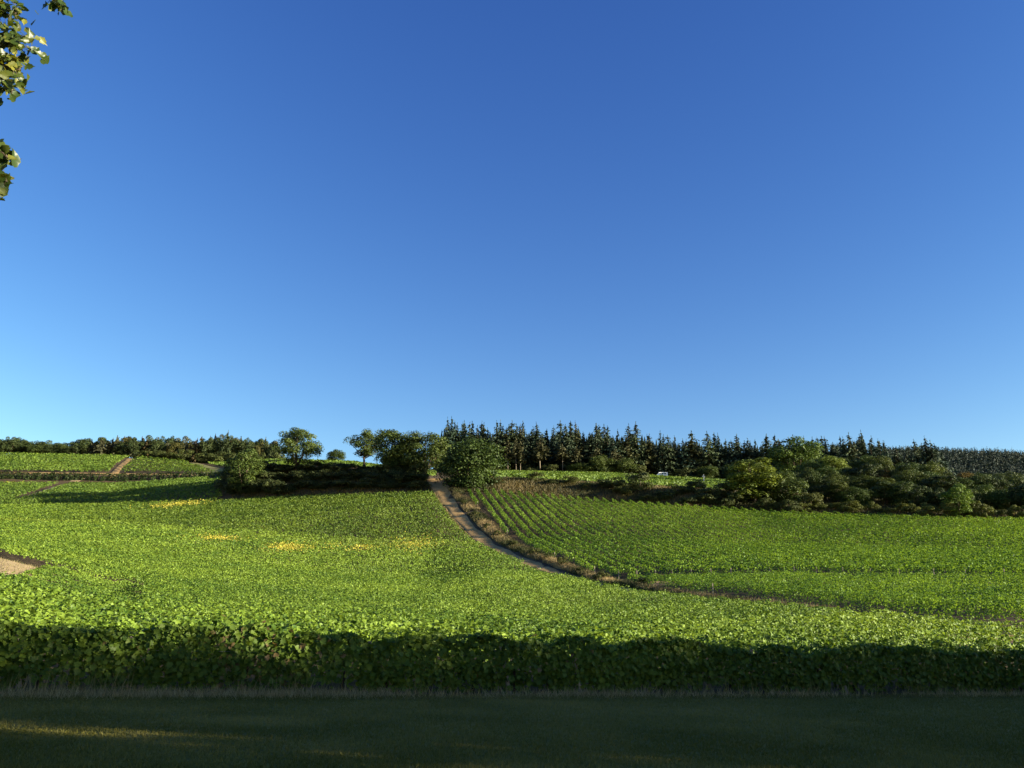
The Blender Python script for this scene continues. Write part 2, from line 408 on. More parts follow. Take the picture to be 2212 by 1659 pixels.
def row_leaves(p0,dirv,length,size,dens,lo,hi,halfw,tmpl,field,faces=(.45,.4,.15),colf=None,keep=None,gaps=True):
    """leaf cloud of one row: points along a line, on the flanks and the top"""
    n=int(length*dens)
    if n<4: return None
    s=rng.random(n)*length
    nrm=np.array([-dirv[1],dirv[0]])
    cx=p0[0]+dirv[0]*s; cy=p0[1]+dirv[1]*s
    if keep is not None:
        m=keep(cx,cy); s=s[m]; cx=cx[m]; cy=cy[m]; n=len(s)
        if n<4: return None
    if gaps:
        m=val_noise(cx*1.0+3.1,cy,2.4,17)>.17; s=s[m]; cx=cx[m]; cy=cy[m]; n=len(s)
        if n<4: return None
    f=rng.random(n); side=np.where(f<faces[0],-1.0,np.where(f<faces[0]+faces[1],0.0,1.0))
    wob=((val_noise(cx,cy,.9,11)-.5)*.24+(val_noise(cx,cy,2.3,12)-.5)*.30)*(.6 if (not gaps and len(tmpl[0])==4) else 1.0)
    low=((cx/np.maximum(cy,1)<-.42)&(cy>38)&(cy<66)); hi=np.where(low,.55,hi)
    top=hi+wob+ (val_noise(cx,cy,.25,13)-.5)*.12
    bulge=1+.5*(val_noise(cx,cy,1.3,14)-.5)
    h=lo+(top-lo)*rng.random(n)**.8
    isd=side!=0
    off=np.where(isd,side*halfw*bulge*(1-.25*((h-lo)/np.maximum(top-lo,.1))**3),rng.uniform(-1,1,n)*halfw*bulge)
    z=np.where(isd,h,top-.12*(off/halfw)**2)
    shoot=(rng.random(n)<.09)&(~isd); z=z+np.where(shoot,rng.uniform(.05,.28,n),0)
    off=off+rng.normal(0,.05,n)
    x=cx+nrm[0]*off; y=cy+nrm[1]*off
    zz=H(x,y)+z
    out=np.stack([nrm[0]*side,nrm[1]*side,np.where(isd,.45,1.1)],1)+rng.normal(0,.5,(n,3))
    sc=size*rng.uniform(.65,1.25,n)
    c=(colf or vine_colour)(x,y,n,field)
    return scatter(tmpl[0],tmpl[1],np.stack([x,y,zz],1),basis(out),sc,c)

UL=.65
def left_keep(x,y):
    u=x/y
    return (x<track_x(y)-2.2-.5*(y>90)-1.0*((y>78)&(y<125)))&(y<knot(5,u)+.3)&(np.abs(u)<UL)&(~in_headland(x,y))&(y>10)
SP=1.2
post_me=MB().tube([(0,0,-.15),(0.01,0,.6),(0,.01,1.06)],[.045,.042,.04],7).mesh('post')
slant_me=MB().tube([(0,0,-.15),(.14,.02,.6),(.24,.03,1.06)],[.05,.047,.045],7).mesh('slanted_post')
# --- front row with all its parts
front=empty('vine_row',(*(RN*FRONT),float(H(*(RN*FRONT)))))
tag(front,'front vine row along the lawn with posts and gnarled trunks showing','vine row','vine rows of the near left field')
fb=np.array(front.location)
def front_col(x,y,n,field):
    c=vine_colour(x,y,n,1)*.66  # front-row leaves darker than the other rows: hedge-face shade put into their colour
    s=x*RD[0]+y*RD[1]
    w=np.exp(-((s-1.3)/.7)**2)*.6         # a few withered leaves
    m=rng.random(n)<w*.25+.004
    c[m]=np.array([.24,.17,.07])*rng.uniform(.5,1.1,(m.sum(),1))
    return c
parts=[]
p0=RN*FRONT+RD*-17
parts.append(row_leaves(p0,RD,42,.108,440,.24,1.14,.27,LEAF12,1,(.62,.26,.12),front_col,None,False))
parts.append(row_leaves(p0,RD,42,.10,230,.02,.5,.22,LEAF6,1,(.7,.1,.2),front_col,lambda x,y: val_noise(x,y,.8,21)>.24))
V,F,C=cat(parts)
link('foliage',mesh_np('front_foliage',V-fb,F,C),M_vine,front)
s=-14.5
while s<24:
    q=RN*(FRONT+rng.normal(0,.03))+RD*s; z=float(H(*q))
    o=link('post',post_me,M_post,front,Vector((*q,z))-front.location); o.rotation_euler=(rng.normal(0,.05),rng.normal(0,.06),rng.uniform(0,6))
    s+=rng.uniform(4.2,5.2)
for dx in (1103,1832,1250,48):
    q=hit(dx,1500,0,12); k=RN.dot(q[:2]); q=q[:2]+RN*(FRONT-.22-k); z=float(H(*q))
    o=link('slanted_post',slant_me,M_post,front,Vector((*q,z))-front.location); o.rotation_euler=(0,0,math.pi-.2)
def trunk_mesh(sd):
    r=random.Random(sd); p=[(0,0,-.1)]; 
    for k in range(1,5): p.append((p[-1][0]+r.uniform(-.05,.05),p[-1][1]+r.uniform(-.04,.04),.13*k+.02))
    return MB().tube(p,[.04,.032,.027,.03,.02],6).mesh('vine_trunk',True)
tms=[trunk_mesh(i) for i in range(6)]
s=-16
while s<26:
    q=RN*(FRONT+rng.normal(0,.05))+RD*s; z=float(H(*q))
    o=link('vine_trunk',tms[int(rng.integers(6))],M_vinewood,front,Vector((*q,z))-front.location); o.rotation_euler=(0,0,rng.uniform(0,6)); o.scale=(1,1,rng.uniform(.9,1.2))
    s+=rng.uniform(.8,1.15)
for hz in (.45,.8):
    pts=[]
    for k in range(45):
        q=RN*(FRONT-.03)+RD*(-16+k); pts.append(tuple(np.array([*q,float(H(*q))+hz])-fb))
    link('wire',MB().tube(pts,[.004]*45,4,False).mesh('wire'),M_wire,front)

# --- the other rows of the left field
nrow=0
for k in range(1,215):
    off=FRONT+k*SP+rng.normal(0,.03); c=RN*off
    ss=np.arange(-330,330,1.0); px=c[0]+RD[0]*ss; py=c[1]+RD[1]*ss
    ok=left_keep(px,np.maximum(py,1))&(py>10)
    if ok.sum()<3: continue
    idx=np.nonzero(ok)[0]
    for run in np.split(idx,np.nonzero(np.diff(idx)>1)[0]+1):
        if len(run)<6: continue
        s0,s1=ss[run[0]]-1,ss[run[-1]]+1
        ym=float(np.median(py[run]))
        size=max(.097,.0015*ym)
        if ym<30: dens=300 if k<3 else 160; tm=LEAF6
        else: dens=min(150,(1.3 if ym<185 else 1.75)/size**2); tm=LEAF2 if ym>33 else LEAF6
        r=row_leaves(c+RD*s0,RD,s1-s0,size*1.06,dens,(.5 if k>2 else .03),1.16,.27,tm,0,(.5,.42,.08),keep=left_keep,gaps=ym<190)
        if r is None: continue
        o=link('vine_row',mesh_np('vine_row',*r),M_vine)
        lab='leafy vine row in the big left field, behind the front row' if ym<75 else ('leafy vine row on the middle slope of the big left field' if ym<162 else 'dark green vine row high on the left field below the wooded bank')
        if k==1: lab='second vine row from the lawn, hard behind the front row'
        tag(o,lab,'vine row','vine rows of the near left field'); nrow+=1
print('left rows',nrow)

# --- right-hand fields: rows running up the hill
RD2=np.array([-.17,.985]); RD2/=np.linalg.norm(RD2); RN2=np.array([-RD2[1],RD2[0]])
def up_keep(x,y):
    u=x/y
    return (x>track_x(y)+1.9+verge(y))&(y>knot(3,u)+2.6)&(y<knot(5,u)+.3)&(u<UL)
def low_keep(x,y):
    u=x/y
    return (x>track_x(y)+3.6+.8*val_noise(x,y,.2,31))&(y<knot(3,u)-4.4)&(u<UL)&(y>30)
def right_col(x,y,n,field):
    t=np.clip(rng.beta(2,2,n)*.75+.5*(val_noise(x,y,.3,1)-.5)+.3*(val_noise(x,y,.05,2)-.5)+.1,0,1)
    c=mixcol((.044,.105,.012),(.215,.335,.036),t)
    f=np.clip((y-125)/50,0,1); return c*(1-.08*f[:,None])
endpost=MB().tube([(0,0,-.1),(0,.0,1.25)],[.06,.055],5).mesh('end_post')
nr=0
SP2=1.95
for which,keep,grp,lab in ((0,up_keep,'vine rows of the upper right field','straight vine row climbing the right field up to the brushy bank'),
                       (1,low_keep,'vine rows of the lower right field','short vine row in the right plot between track and cross path')):
    step=SP2 if which==0 else 1.9
    for k in range(-150,30):
        c=RN2*(-k*0+k*step)
        ss=np.arange(20,260,.8); px=c[0]+RD2[0]*ss; py=c[1]+RD2[1]*ss
        ok=keep(px,py)
        if ok.sum()<4: continue
        s0,s1=ss[ok].min()-.8,ss[ok].max()+.8; ym=float(np.median(py[ok]))
        size=max(.12,.00155*ym)*(.92 if which==0 else 1)
        r=row_leaves(c+RD2*s0,RD2,s1-s0,size*1.06,min(150,(2.0 if which==0 else 1.8)/size**2),.3,1.25,.24 if which==0 else .5,LEAF2,1,(.25,.4,.35),right_col,keep,which==1)
        if r is None: continue
        e=ss[ok].min(); q=c+RD2*(e-.35); z=float(H(*q))
        base=np.array([q[0],q[1],z])
        root=empty('vine_row',base); tag(root,lab,'vine row',grp)
        link('foliage',mesh_np('row_foliage',r[0]-base,r[1],r[2]),M_vine,root)
        link('post',endpost,M_post,root)
        nr+=1
print('right rows',nr)

# ------------------------------------------------------------------ farther vine plots, each one mass
def poly_dist(x,y,P):
    d=np.full(np.shape(x),1e9)
    for a,b in zip(P[:-1],P[1:]):
        a=np.array(a[:2]);b=np.array(b[:2]);v=b-a;t=np.clip(((x-a[0])*v[0]+(y-a[1])*v[1])/(v@v),0,1)
        d=np.minimum(d,np.hypot(x-a[0]-v[0]*t,y-a[1]-v[1]*t))
    return d
pathA=[hit(dx,dy,0,190) for dx,dy in ((45,1077),(90,1064),(130,1050),(172,1034))]
pathB=[at(242,1022,302),at(262,1000,334),at(283,984,364)]
pathC=[at(495,1024,306),at(468,1008,335),at(420,988,366)]
def ribbon(name,P,w0,w1,lift,mat):
    P=[np.array(p[:2]) for p in P]; L=np.cumsum([0]+[np.linalg.norm(b-a) for a,b in zip(P[:-1],P[1:])])
    def f(t):
        l=t*L[-1]; x=np.interp(l,L,[p[0] for p in P]); y=np.interp(l,L,[p[1] for p in P])
        e=1e-2*L[-1]; dx=np.interp(min(l+e,L[-1]),L,[p[0] for p in P])-np.interp(max(l-e,0),L,[p[0] for p in P]); dy=np.interp(min(l+e,L[-1]),L,[p[1] for p in P])-np.interp(max(l-e,0),L,[p[1] for p in P])
        n=np.array([-dy,dx])/math.hypot(dx,dy); w=w0+(w1-w0)*t
        return (x-n[0]*w,y-n[1]*w,x+n[0]*w,y+n[1]*w)
    return drape(name,f,lift,mat,70,6)
ribbon('field_path',pathA,1.8,2.6,.12,M_pale)
ribbon('hill_path',pathB,1.4,1.8,.14,M_track)
ribbon('grass_strip',pathC,5.5,2.5,.16,M_gstrip)
us=np.linspace(-.72,-.285,40)
ribbon('terrace_path',[(u*float(knot(9,u)),float(knot(9,u))) for u in us],1.0,1.0,.16,M_track)

def plot(name,label,keep,dirv,step,size,dens,colf,yr,fac=(.35,.45,.2),hw=.35):
    dirv=np.array(dirv,float); dirv/=np.linalg.norm(dirv); nn=np.array([-dirv[1],dirv[0]])
    parts=[]
    for k in np.arange(-460,460,step):
        c=nn*k; ss=np.arange(-460,460,1.5); px=c[0]+dirv[0]*ss; py=c[1]+dirv[1]*ss
        g=(py>yr[0])&(py<yr[1]); ok=np.zeros(len(ss),bool)
        if g.any(): ok[g]=keep(px[g],py[g])
        if ok.sum()<3: continue
        s0,s1=ss[ok].min()-1,ss[ok].max()+1
        r=row_leaves(c+dirv*s0,dirv,s1-s0,size,dens,.4,1.15,hw,LEAF2,1,fac,colf,lambda x,y:(y>yr[0])&(y<yr[1])&keep(x,np.maximum(y,1)))
        if r is not None: parts.append(r)
    V,F,C=cat(parts)
    o=link(name,mesh_np(name,V,F,C),M_vine); tag(o,label,'vines',kind='stuff'); print(name,len(F)); return o
def colA(x,y,n,f):
    t=np.clip(rng.beta(2,2,n)*.8+.4*(val_noise(x,y,.12,41)-.5)+.1,0,1)
    c=mixcol((.04,.085,.011),(.16,.235,.03),t)
    m=(rng.random(n)<.25)&(val_noise(x,y,.10,43)>.80)&(x/y<-.5)
    c[m]=np.array([.42,.36,.04]); return c
def colB(x,y,n,f):
    t=np.clip(rng.beta(2,2,n)*.8+.4*(val_noise(x,y,.1,47)-.5)+.1,0,1)
    return mixcol((.04,.085,.011),(.165,.24,.03),t)
umax=float(usl(497,1050))
plot('lower_terrace_vines','vine plot in the left hollow crossed by long tree shadows',
     lambda x,y:(y>knot(5,x/y)+.4)&(y<knot(8,x/y)+3.5)&(x/y<umax-.0003*(y-200))&(x/y>-UL)&(poly_dist(x,y,pathA)>2.3),RD,1.35,.42,9.5,colA,(195,292),(.5,.42,.08))
plot('upper_left_vines','vine plot at far left under the scrubby wood',
     lambda x,y:(y>knot(9,x/y)+2.2)&(y<knot(10,x/y)-1)&(x/y>-UL)&(x<np.interp(y,[p[1] for p in pathB],[p[0] for p in pathB])-2.2),(.95,.3),1.9,.55,8,colB,(296,375),(.5,.42,.08),.45)
plot('upper_middle_vines','striped vine plot on the far left hill between two paths',
     lambda x,y:(y>knot(9,x/y)+2.2)&(y<knot(10,x/y)-1)&(x>np.interp(y,[p[1] for p in pathB],[p[0] for p in pathB])+2.2)&(x<np.interp(y,[p[1] for p in pathC],[p[0] for p in pathC])-5),(-.62,.78),2.5,.5,8,colB,(296,375),(.3,.4,.3),.5)
plot('crest_vines','vine plot on the crest behind the oaks',
     lambda x,y:(x>np.interp(y,[p[1] for p in pathC],[p[0] for p in pathC])+5.5)&(y>268)&(y<knot(10,x/y)-1)&(x/y<-.09),(.93,.36),2.0,.55,7,colB,(262,372),(.5,.42,.08),.45)
plot('terrace_vines','narrow vine terrace above the brushy bank, below the conifers',
     lambda x,y:(y>knot(7,x/y)+3)&(y<388-np.maximum(x/y,0)*60)&(x/y>-.035)&(x/y<.31),(.93,.36),2.2,.65,6,colB,(212,392),(.5,.42,.08),.5)

# ------------------------------------------------------------------ trees: prototypes
def clump_cloud(clumps,n_per,leaf,ca,cb,up=.25,seed=0):
    pos=[];nor=[];col=[]
    for c,r in clumps:
        n=int(n_per*rng.uniform(.75,1.25))
        d=rng.normal(size=(n,3)); d/=np.linalg.norm(d,axis=1,keepdims=True); d[:,2]=np.where(d[:,2]<-.45,-d[:,2],d[:,2])
        rr=rng.uniform(.62,1.08,n)[:,None]
        pos.append(np.array(c)+d*np.array(r)*rr); nor.append(d+np.array([0,0,up])+rng.normal(0,.45,(n,3)))
        t=np.clip(rng.beta(2,2,n)+rng.normal(0,.12),0,1); col.append(mixcol(ca,cb,t))
    pos=np.concatenate(pos);nor=np.concatenate(nor);col=np.concatenate(col)
    return scatter(LEAF2[0],LEAF2[1],pos,basis(nor),leaf*rng.uniform(.6,1.35,len(pos)),col)
def broad_proto(sd,h,w,base,nc,n_per,leaf,ca,cb,flat=1.0,cr=(.13,.22),lean=0):
    global rng
    rng=np.random.default_rng(sd); r=random.Random(sd)
    cl=[];cz=h*(base+1)/2; rz=h*(1-base)/2
    lump=[(rng.uniform(0,6.28),rng.uniform(.0,.25)) for _ in range(3)]
    for k in range(nc):
        d=rng.normal(size=3); d/=np.linalg.norm(d); rad=rng.uniform(.35,.86)**.6
        a=math.atan2(d[1],d[0]); f=1+sum(m*math.cos(a*(j+1)+p) for j,(p,m) in enumerate(lump))*.55
        q=np.array([d[0]*w/2*rad*f,d[1]*w/2*rad*f,cz+d[2]*rz*rad])
        if q[2]<cz: q[:2]*=1-.25*flat*(cz-q[2])/rz
        R_=w*rng.uniform(*cr); cl.append((q,(R_,R_,R_*rng.uniform(.75,1.0))))
    crown=mesh_np('crown',*clump_cloud(cl,n_per,leaf,ca,cb))
    tb=MB(); tr_=max(.12,h*.022)
    pts=[(0,0,-.5)]+[(r.uniform(-.02,.02)*h,r.uniform(-.02,.02)*h,h*t) for t in (base*.5,base,(base+1)/2*.9,.85)]
    tb.tube(pts,[tr_*1.25,tr_,tr_*.85,tr_*.5,tr_*.15],8)
    for k in range(min(9,nc//4)):
        q=cl[k*3%len(cl)][0]; s=Vector(pts[2])*(.7+.5*r.random()); s=Vector((s.x,s.y,min(s.z+.1*h*r.random(),q[2]*.9)))
        m=(Vector(q)+s)/2+Vector((0,0,-.03*h))
        tb.tube([s,m,Vector(q)],[tr_*.5,tr_*.32,tr_*.1],6)
    return dict(h=h,w=w,crown=crown,trunk=tb.mesh('trunk',True),mat=M_crown,bark=M_bark)
NEED=([(-.5,-.22,0),(.5,-.3,-.08),(.62,.18,-.12),(-.45,.26,.02)],[(0,1,2),(0,2,3)])
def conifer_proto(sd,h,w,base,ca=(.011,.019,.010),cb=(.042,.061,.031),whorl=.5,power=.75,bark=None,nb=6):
    global rng
    rng=np.random.default_rng(sd)
    pos=[];nor=[];roll=[];sc=[];col=[]
    z=base*h
    while z<h*.985:
        f=(z-base*h)/(h*(1-base)); L=w/2*(1-f)**power*(.9+.25*math.sin(z*1.9+sd))+.25
        if f<.12: L*=.6+f*3.3
        for b in range(nb if f<.8 else 4):
            a=rng.uniform(0,6.283); l=L*rng.uniform(.45,1.2); n=max(2,int(l/.48))
            t=(np.arange(n)+.6)/n; rad=t*l; dz=.22*rad*(1-f)-.33*t**2*l*rng.uniform(.7,1.2)+(.18*rad if f>.75 else 0)
            p=np.stack([np.cos(a)*rad,np.sin(a)*rad,z+dz],1)+rng.normal(0,.08,(n,3))
            pos.append(p); dirv=np.stack([np.full(n,math.cos(a)),np.full(n,math.sin(a)),np.full(n,-.25)],1)
            nor.append(rng.normal(0,.75,(n,3))+np.array([.45*math.cos(a),.45*math.sin(a),.45])); roll.append(dirv+np.array([0,0,-.35]))
            s=rng.uniform(.8,1.3,n)*(1.15-.6*f); sc.append(np.stack([s*1.0,s*(1.35-.5*t),s],1))
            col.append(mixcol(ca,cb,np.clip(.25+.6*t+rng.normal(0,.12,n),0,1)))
        z+=whorl*rng.uniform(.75,1.25)
    n=10; zz=np.linspace(h*.93,h*1.03,n); pos.append(np.stack([rng.normal(0,.06,n),rng.normal(0,.06,n),zz],1)); nor.append(rng.normal(size=(n,3))); roll.append(np.tile([0,0,1.0],(n,1))); sc.append(np.full((n,3),.42)); col.append(np.tile(np.array(cb),(n,1)))
    pos=np.concatenate(pos);nor=np.concatenate(nor);roll=np.concatenate(roll);sc=np.concatenate(sc);col=np.concatenate(col)
    nrm=nor/np.linalg.norm(nor,axis=1,keepdims=True); x=roll-nrm*(roll*nrm).sum(1,keepdims=True); x/=np.maximum(np.linalg.norm(x,axis=1,keepdims=True),1e-6)
    Rm=np.stack([x,np.cross(nrm,x),nrm],2)
    V,F,C=scatter(NEED[0],NEED[1],pos,Rm,sc,col)
    tb=MB(); k=rng.uniform(-.012,.012,4)*h
    tb.tube([(0,0,-.6),(k[0],k[1],h*.4),(k[2]*.5,k[3]*.5,h*.75),(0,0,h)],[h*.014,h*.011,h*.006,.03],7)
    return dict(h=h,w=w,crown=mesh_np('crown',V,F,C),trunk=tb.mesh('trunk',True),mat=M_needle,bark=bark or M_bark)
OAK=((.024,.042,.009),(.092,.122,.022)); DRY=((.03,.04,.012),(.095,.11,.03))
P={}
P['oak']=[broad_proto(100+i,12.5,9.5,.10,64,170,.30,*OAK) for i in range(3)]
P['tall']=[broad_proto(110+i,14,7.5,.02,66,160,.29,*OAK,flat=.2) for i in range(2)]
P['open']=[broad_proto(121,13.5,10,.12,62,160,.28,*OAK,cr=(.12,.19)),broad_proto(122,13.5,10,.33,50,160,.28,*OAK,cr=(.11,.18))]
P['round']=[broad_proto(130+i,9,10,-.12,84,155,.29,*OAK,flat=-.2) for i in range(3)]
P['bush']=[broad_proto(140+i,4.5,5.2,.0,26,150,.23,*DRY,flat=-.2,cr=(.14,.24)) for i in range(4)]
P['scrub']=[broad_proto(150+i,9,7.5,.12,40,150,.30,(.02,.034,.010),(.065,.085,.024)) for i in range(3)]
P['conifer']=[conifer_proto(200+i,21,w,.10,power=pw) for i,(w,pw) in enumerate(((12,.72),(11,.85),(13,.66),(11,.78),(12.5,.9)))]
P['pine']=[conifer_proto(220+i,15,6.5,b_,(.022,.026,.012),(.06,.062,.028),.5,.45,M_palebark,7) for i,b_ in enumerate((.42,.5,.35))]
P['scrubpine']=[conifer_proto(230+i,9,7,.22,(.022,.028,.013),(.062,.062,.03),.42,.5,None,8) for i in range(2)]
rng=np.random.default_rng(99)
def plant(name,kind,i,x,y,h,w,label,group=None,tint=(1,1,1),cat_='tree',z=None,bark=None):
    p=P[kind][i%len(P[kind])]
    sw=w/p['w']; sh=h/p['h']
    z=float(H(x,y)) if z is None else z
    e=empty(name,(x,y,z-.1),rng.uniform(0,6.283),(sw,sw,sh)); tag(e,label,cat_,group)
    if p['bark'] is not M_bark and bark is None: bark=p['bark']
    t=link('trunk',p['trunk'],bark or p['bark'],e)
    c=link('crown',p['crown'],p['mat'],e); j=rng.uniform(.88,1.12); c.color=(*[v*j for v in tint],1)
    return e
def plant_px(name,kind,i,dx,ytop,Y,wdisp,label,group=None,tint=(1,1,1),cat_='tree',sink=0):
    p=at(dx,ytop,Y); x=usl(dx,1010)*Y; z=float(H(x,Y))-sink
    return plant(name,kind,i,x,Y,max(1.0,(p[2]-z)*.97),wdisp*D2P/FPX*Y,label,group,tint,cat_,z)
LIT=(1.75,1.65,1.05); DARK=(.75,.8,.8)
# ---- single trees that stand out
plant_px('poplar_tree','tall',0,533,963,230,78,'tall narrow leafy tree at the left end of the wooded bank',tint=(1.0,1.05,1))
plant_px('oak_tree','open',0,640,922,236,104,'gnarled open oak standing left of the gap of sky')
plant_px('round_tree','round',1,725,971,332,38,'small lone round tree on the vine crest against the sky',tint=DARK)
plant_px('oak_tree','open',1,787,928,242,84,'oak with a pale forked bare trunk right of the gap of sky')
plant_px('oak_tree','oak',1,845,924,231,88,'broad oak in the middle of the clump on the bank',tint=(.95,.97,.9))
plant_px('oak_tree','oak',2,917,924,229,106,'big dark oak beside the top of the dirt track')
plant_px('oak_tree','round',0,870,960,236,90,'bushy oak filling in behind the two big oaks',tint=DARK)
plant_px('round_tree','round',2,1012,948,217,128,'great rounded bush-like tree just right of the dirt track',tint=(.62,.74,.66))
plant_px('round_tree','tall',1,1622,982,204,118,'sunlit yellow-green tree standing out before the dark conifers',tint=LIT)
plant_px('round_tree','round',0,1692,1016,204,92,'dark rounded tree just right of the sunlit yellow-green tree',tint=(.95,1,1))
plant_px('broadleaf_tree','oak',0,1722,945,300,110,'tall broadleaf tree rising among the conifers above the right wood',tint=(1.0,1.15,1))
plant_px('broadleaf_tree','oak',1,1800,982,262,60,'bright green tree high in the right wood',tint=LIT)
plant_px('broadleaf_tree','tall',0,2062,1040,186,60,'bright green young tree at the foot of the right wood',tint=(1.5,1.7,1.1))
# ---- shrubs along the banks
ORD=['first','second','third','fourth','fifth','sixth','seventh','eighth','ninth','tenth','eleventh','twelfth','thirteenth','fourteenth','fifteenth','sixteenth','seventeenth','eighteenth','nineteenth','twentieth']
def ordn(i):
    if i<20: return ORD[i]
    t=i+1; return f'{t}th' if t%10 not in (1,2,3) or t%100 in (11,12,13) else f"{t}{ {1:'st',2:'nd',3:'rd'}[t%10]}"
k=0
for dx in list(np.arange(500,905,20)):
    b_=float(knot(6,usl(dx,1050)))
    for Y,yt in ((b_+11,rng.uniform(994,1008)),(b_+6,rng.uniform(1012,1024)),(b_+1.5,rng.uniform(1030,1044))):
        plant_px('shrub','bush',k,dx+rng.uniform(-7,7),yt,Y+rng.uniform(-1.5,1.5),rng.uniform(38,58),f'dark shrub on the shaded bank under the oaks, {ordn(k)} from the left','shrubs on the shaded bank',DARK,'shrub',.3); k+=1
k=0
for dx,yt,Y,w in ((1160,1019,222,44),(1075,1034,219,30),(1195,1034,219,36),(1232,1028,220,44),(1268,1040,215,36),(1320,1030,216,66),(1345,1050,211,44),(1382,1020,213,62),(1425,1058,207,52),(1462,1046,210,50),(1500,1036,211,46),(1522,1052,204,58),(1560,1040,208,44),(1580,1064,203,50),(1480,1072,203,40),(1395,1068,206,40),(1560,1075,201,36),(1650,1072,199,50),(1745,1062,198,48),(1700,1078,196,44)):
    plant_px('shrub','bush',k,dx,yt,Y,w,f'olive shrub on the bank above the right field, {ordn(k)} of the thicket','shrubs above the right field',(.95,1,.95) if k%3 else (1.15,1.1,.9),'shrub',.3); k+=1
# ---- mixed wood on the right
k=0
for rank,(Y0,Y1,ya,yb,st) in enumerate(((199,181,1044,1052,36),(212,196,1020,1026,40),(238,222,1002,1016,42),(268,250,986,1004,44))):
    for dx in np.arange(1760-rank*8,(2250,2250,2180,2040)[rank],st):
        f=(dx-1760)/450; Y=float(knot(6,usl(dx,1100)))+(9,24,46,74)[rank]+rng.uniform(-3,3); yt=ya+(yb-ya)*f+rng.uniform(-11,11)
        tint=[(.85,.87,.85),(.68,.74,.72),(1.0,.95,.75),(.78,.88,.78)][int(rng.integers(4))]
        if rng.random()<.07: tint=(1.9,.95,.75)
        plant_px('broadleaf_tree',('round','scrub','round','oak')[int(rng.integers(4))],int(rng.integers(3)),dx+rng.uniform(-10,10),yt,Y,rng.uniform(50,74),
            ('bushy tree at the foot of the right wood','tree in the second rank of the right wood','tree halfway up the right wood','tree near the top of the right wood')[rank]+f', {ordn(k)} from the left','trees of the right wood',tint); k+=1
    k=0
for k,dx in enumerate(np.arange(1730,2230,30)):
    f=(dx-1760)/450; Y=float(knot(5,usl(dx,1100)))+3.0+rng.uniform(-.5,5)
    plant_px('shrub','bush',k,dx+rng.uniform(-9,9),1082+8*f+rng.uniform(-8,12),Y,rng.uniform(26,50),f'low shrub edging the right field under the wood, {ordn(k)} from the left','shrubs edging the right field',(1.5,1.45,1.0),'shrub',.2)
# ---- conifers on the ridge
TOPX=[955,972,985,1000,1050,1122,1180,1240,1320,1385,1400,1440,1500,1600,1700,1760,1860,1900,1950,2010,2040]
TOPY=[912,903,918,914,918,912,920,913,926,918,932,936,938,944,945,950,934,944,962,948,984]
def section(dx):
    if dx<1075: return 'above the great rounded tree'
    if dx<1240: return 'above the bare-trunked pines'
    if dx<1400: return 'left of the white van'
    if dx<1560: return 'between the white van and the sunlit tree'
    if dx<1720: return 'behind the sunlit yellow-green tree'
    return 'above the right wood'
cnt={}
for dx in np.arange(962,2040,13.5):
    for rank in (0,1):
        x=dx+rng.uniform(-5,5)+rank*6; yt=np.interp(x,TOPX,TOPY)-9+(abs(rng.normal(0,4)) if rng.random()<.34 else rng.uniform(9,38))
        Y=(396 if rank==0 else 408)+rng.uniform(-4,4)
        if x>1650: Y-=(x-1650)*.22
        s_=section(x)+(', front rank' if rank==0 else ', rear rank'); cnt[s_]=cnt.get(s_,0)+1
        q=rng.random(); tint=(1,1,1) if q<.45 else ((.8,.95,1.1) if q<.65 else ((1.2,1.15,.9) if q<.8 else (.65,.7,.68)))
        if rank==0 and rng.random()<.08: tint=(1.6,1.15,.8)
        plant_px('conifer_tree','conifer',int(rng.integers(5)),x,yt,Y,rng.uniform(44,84),f'{ordn(cnt[s_]-1)} dark conifer from the left {s_}','conifers on the ridge',tint)
n=1300; dxs=rng.uniform(950,2050,n); ytl=np.interp(dxs,TOPX,TOPY)+rng.uniform(13,46,n); Ys=412+rng.uniform(0,26,n)-np.clip(dxs-1650,0,999)*.22
uu=np.array([usl(a,980) for a in dxs]); xs=uu*Ys; zs=H(xs,Ys); hs_=np.maximum(5,EYE+Ys*np.array([tanel(v) for v in ytl])-zs)
MASS=(xs,Ys,zs,hs_)
for k,(dx,yt,w) in enumerate(((1097,949,26),(1115,944,28),(1124,950,26),(1167,946,44),(1215,958,36),(1246,962,34),(1290,966,40),(1330,968,40))):
    plant_px('pine_tree','pine',k,dx,yt,386,w,f'brownish pine with a bare trunk before the conifers, {ordn(k)} from the left','bare-trunked pines',(1.05,1.0,.85))
for k,(dx,yt,w) in enumerate(((1190,1003,40),(1250,1000,50),(1300,985,56),(1352,990,60),(1378,1004,40),(1150,1010,30),(1085,1012,30),(1060,1006,34),(1480,1010,44),(1530,1006,50),(1585,1000,50))):
    plant_px('shrub','round' if w>44 else 'bush',k,dx,yt,384-(8 if dx>1400 else 0),w,f'shrub at the foot of the conifers, {ordn(k)} as planted along the terrace','shrubs under the conifers',(1,1,.95),'shrub')
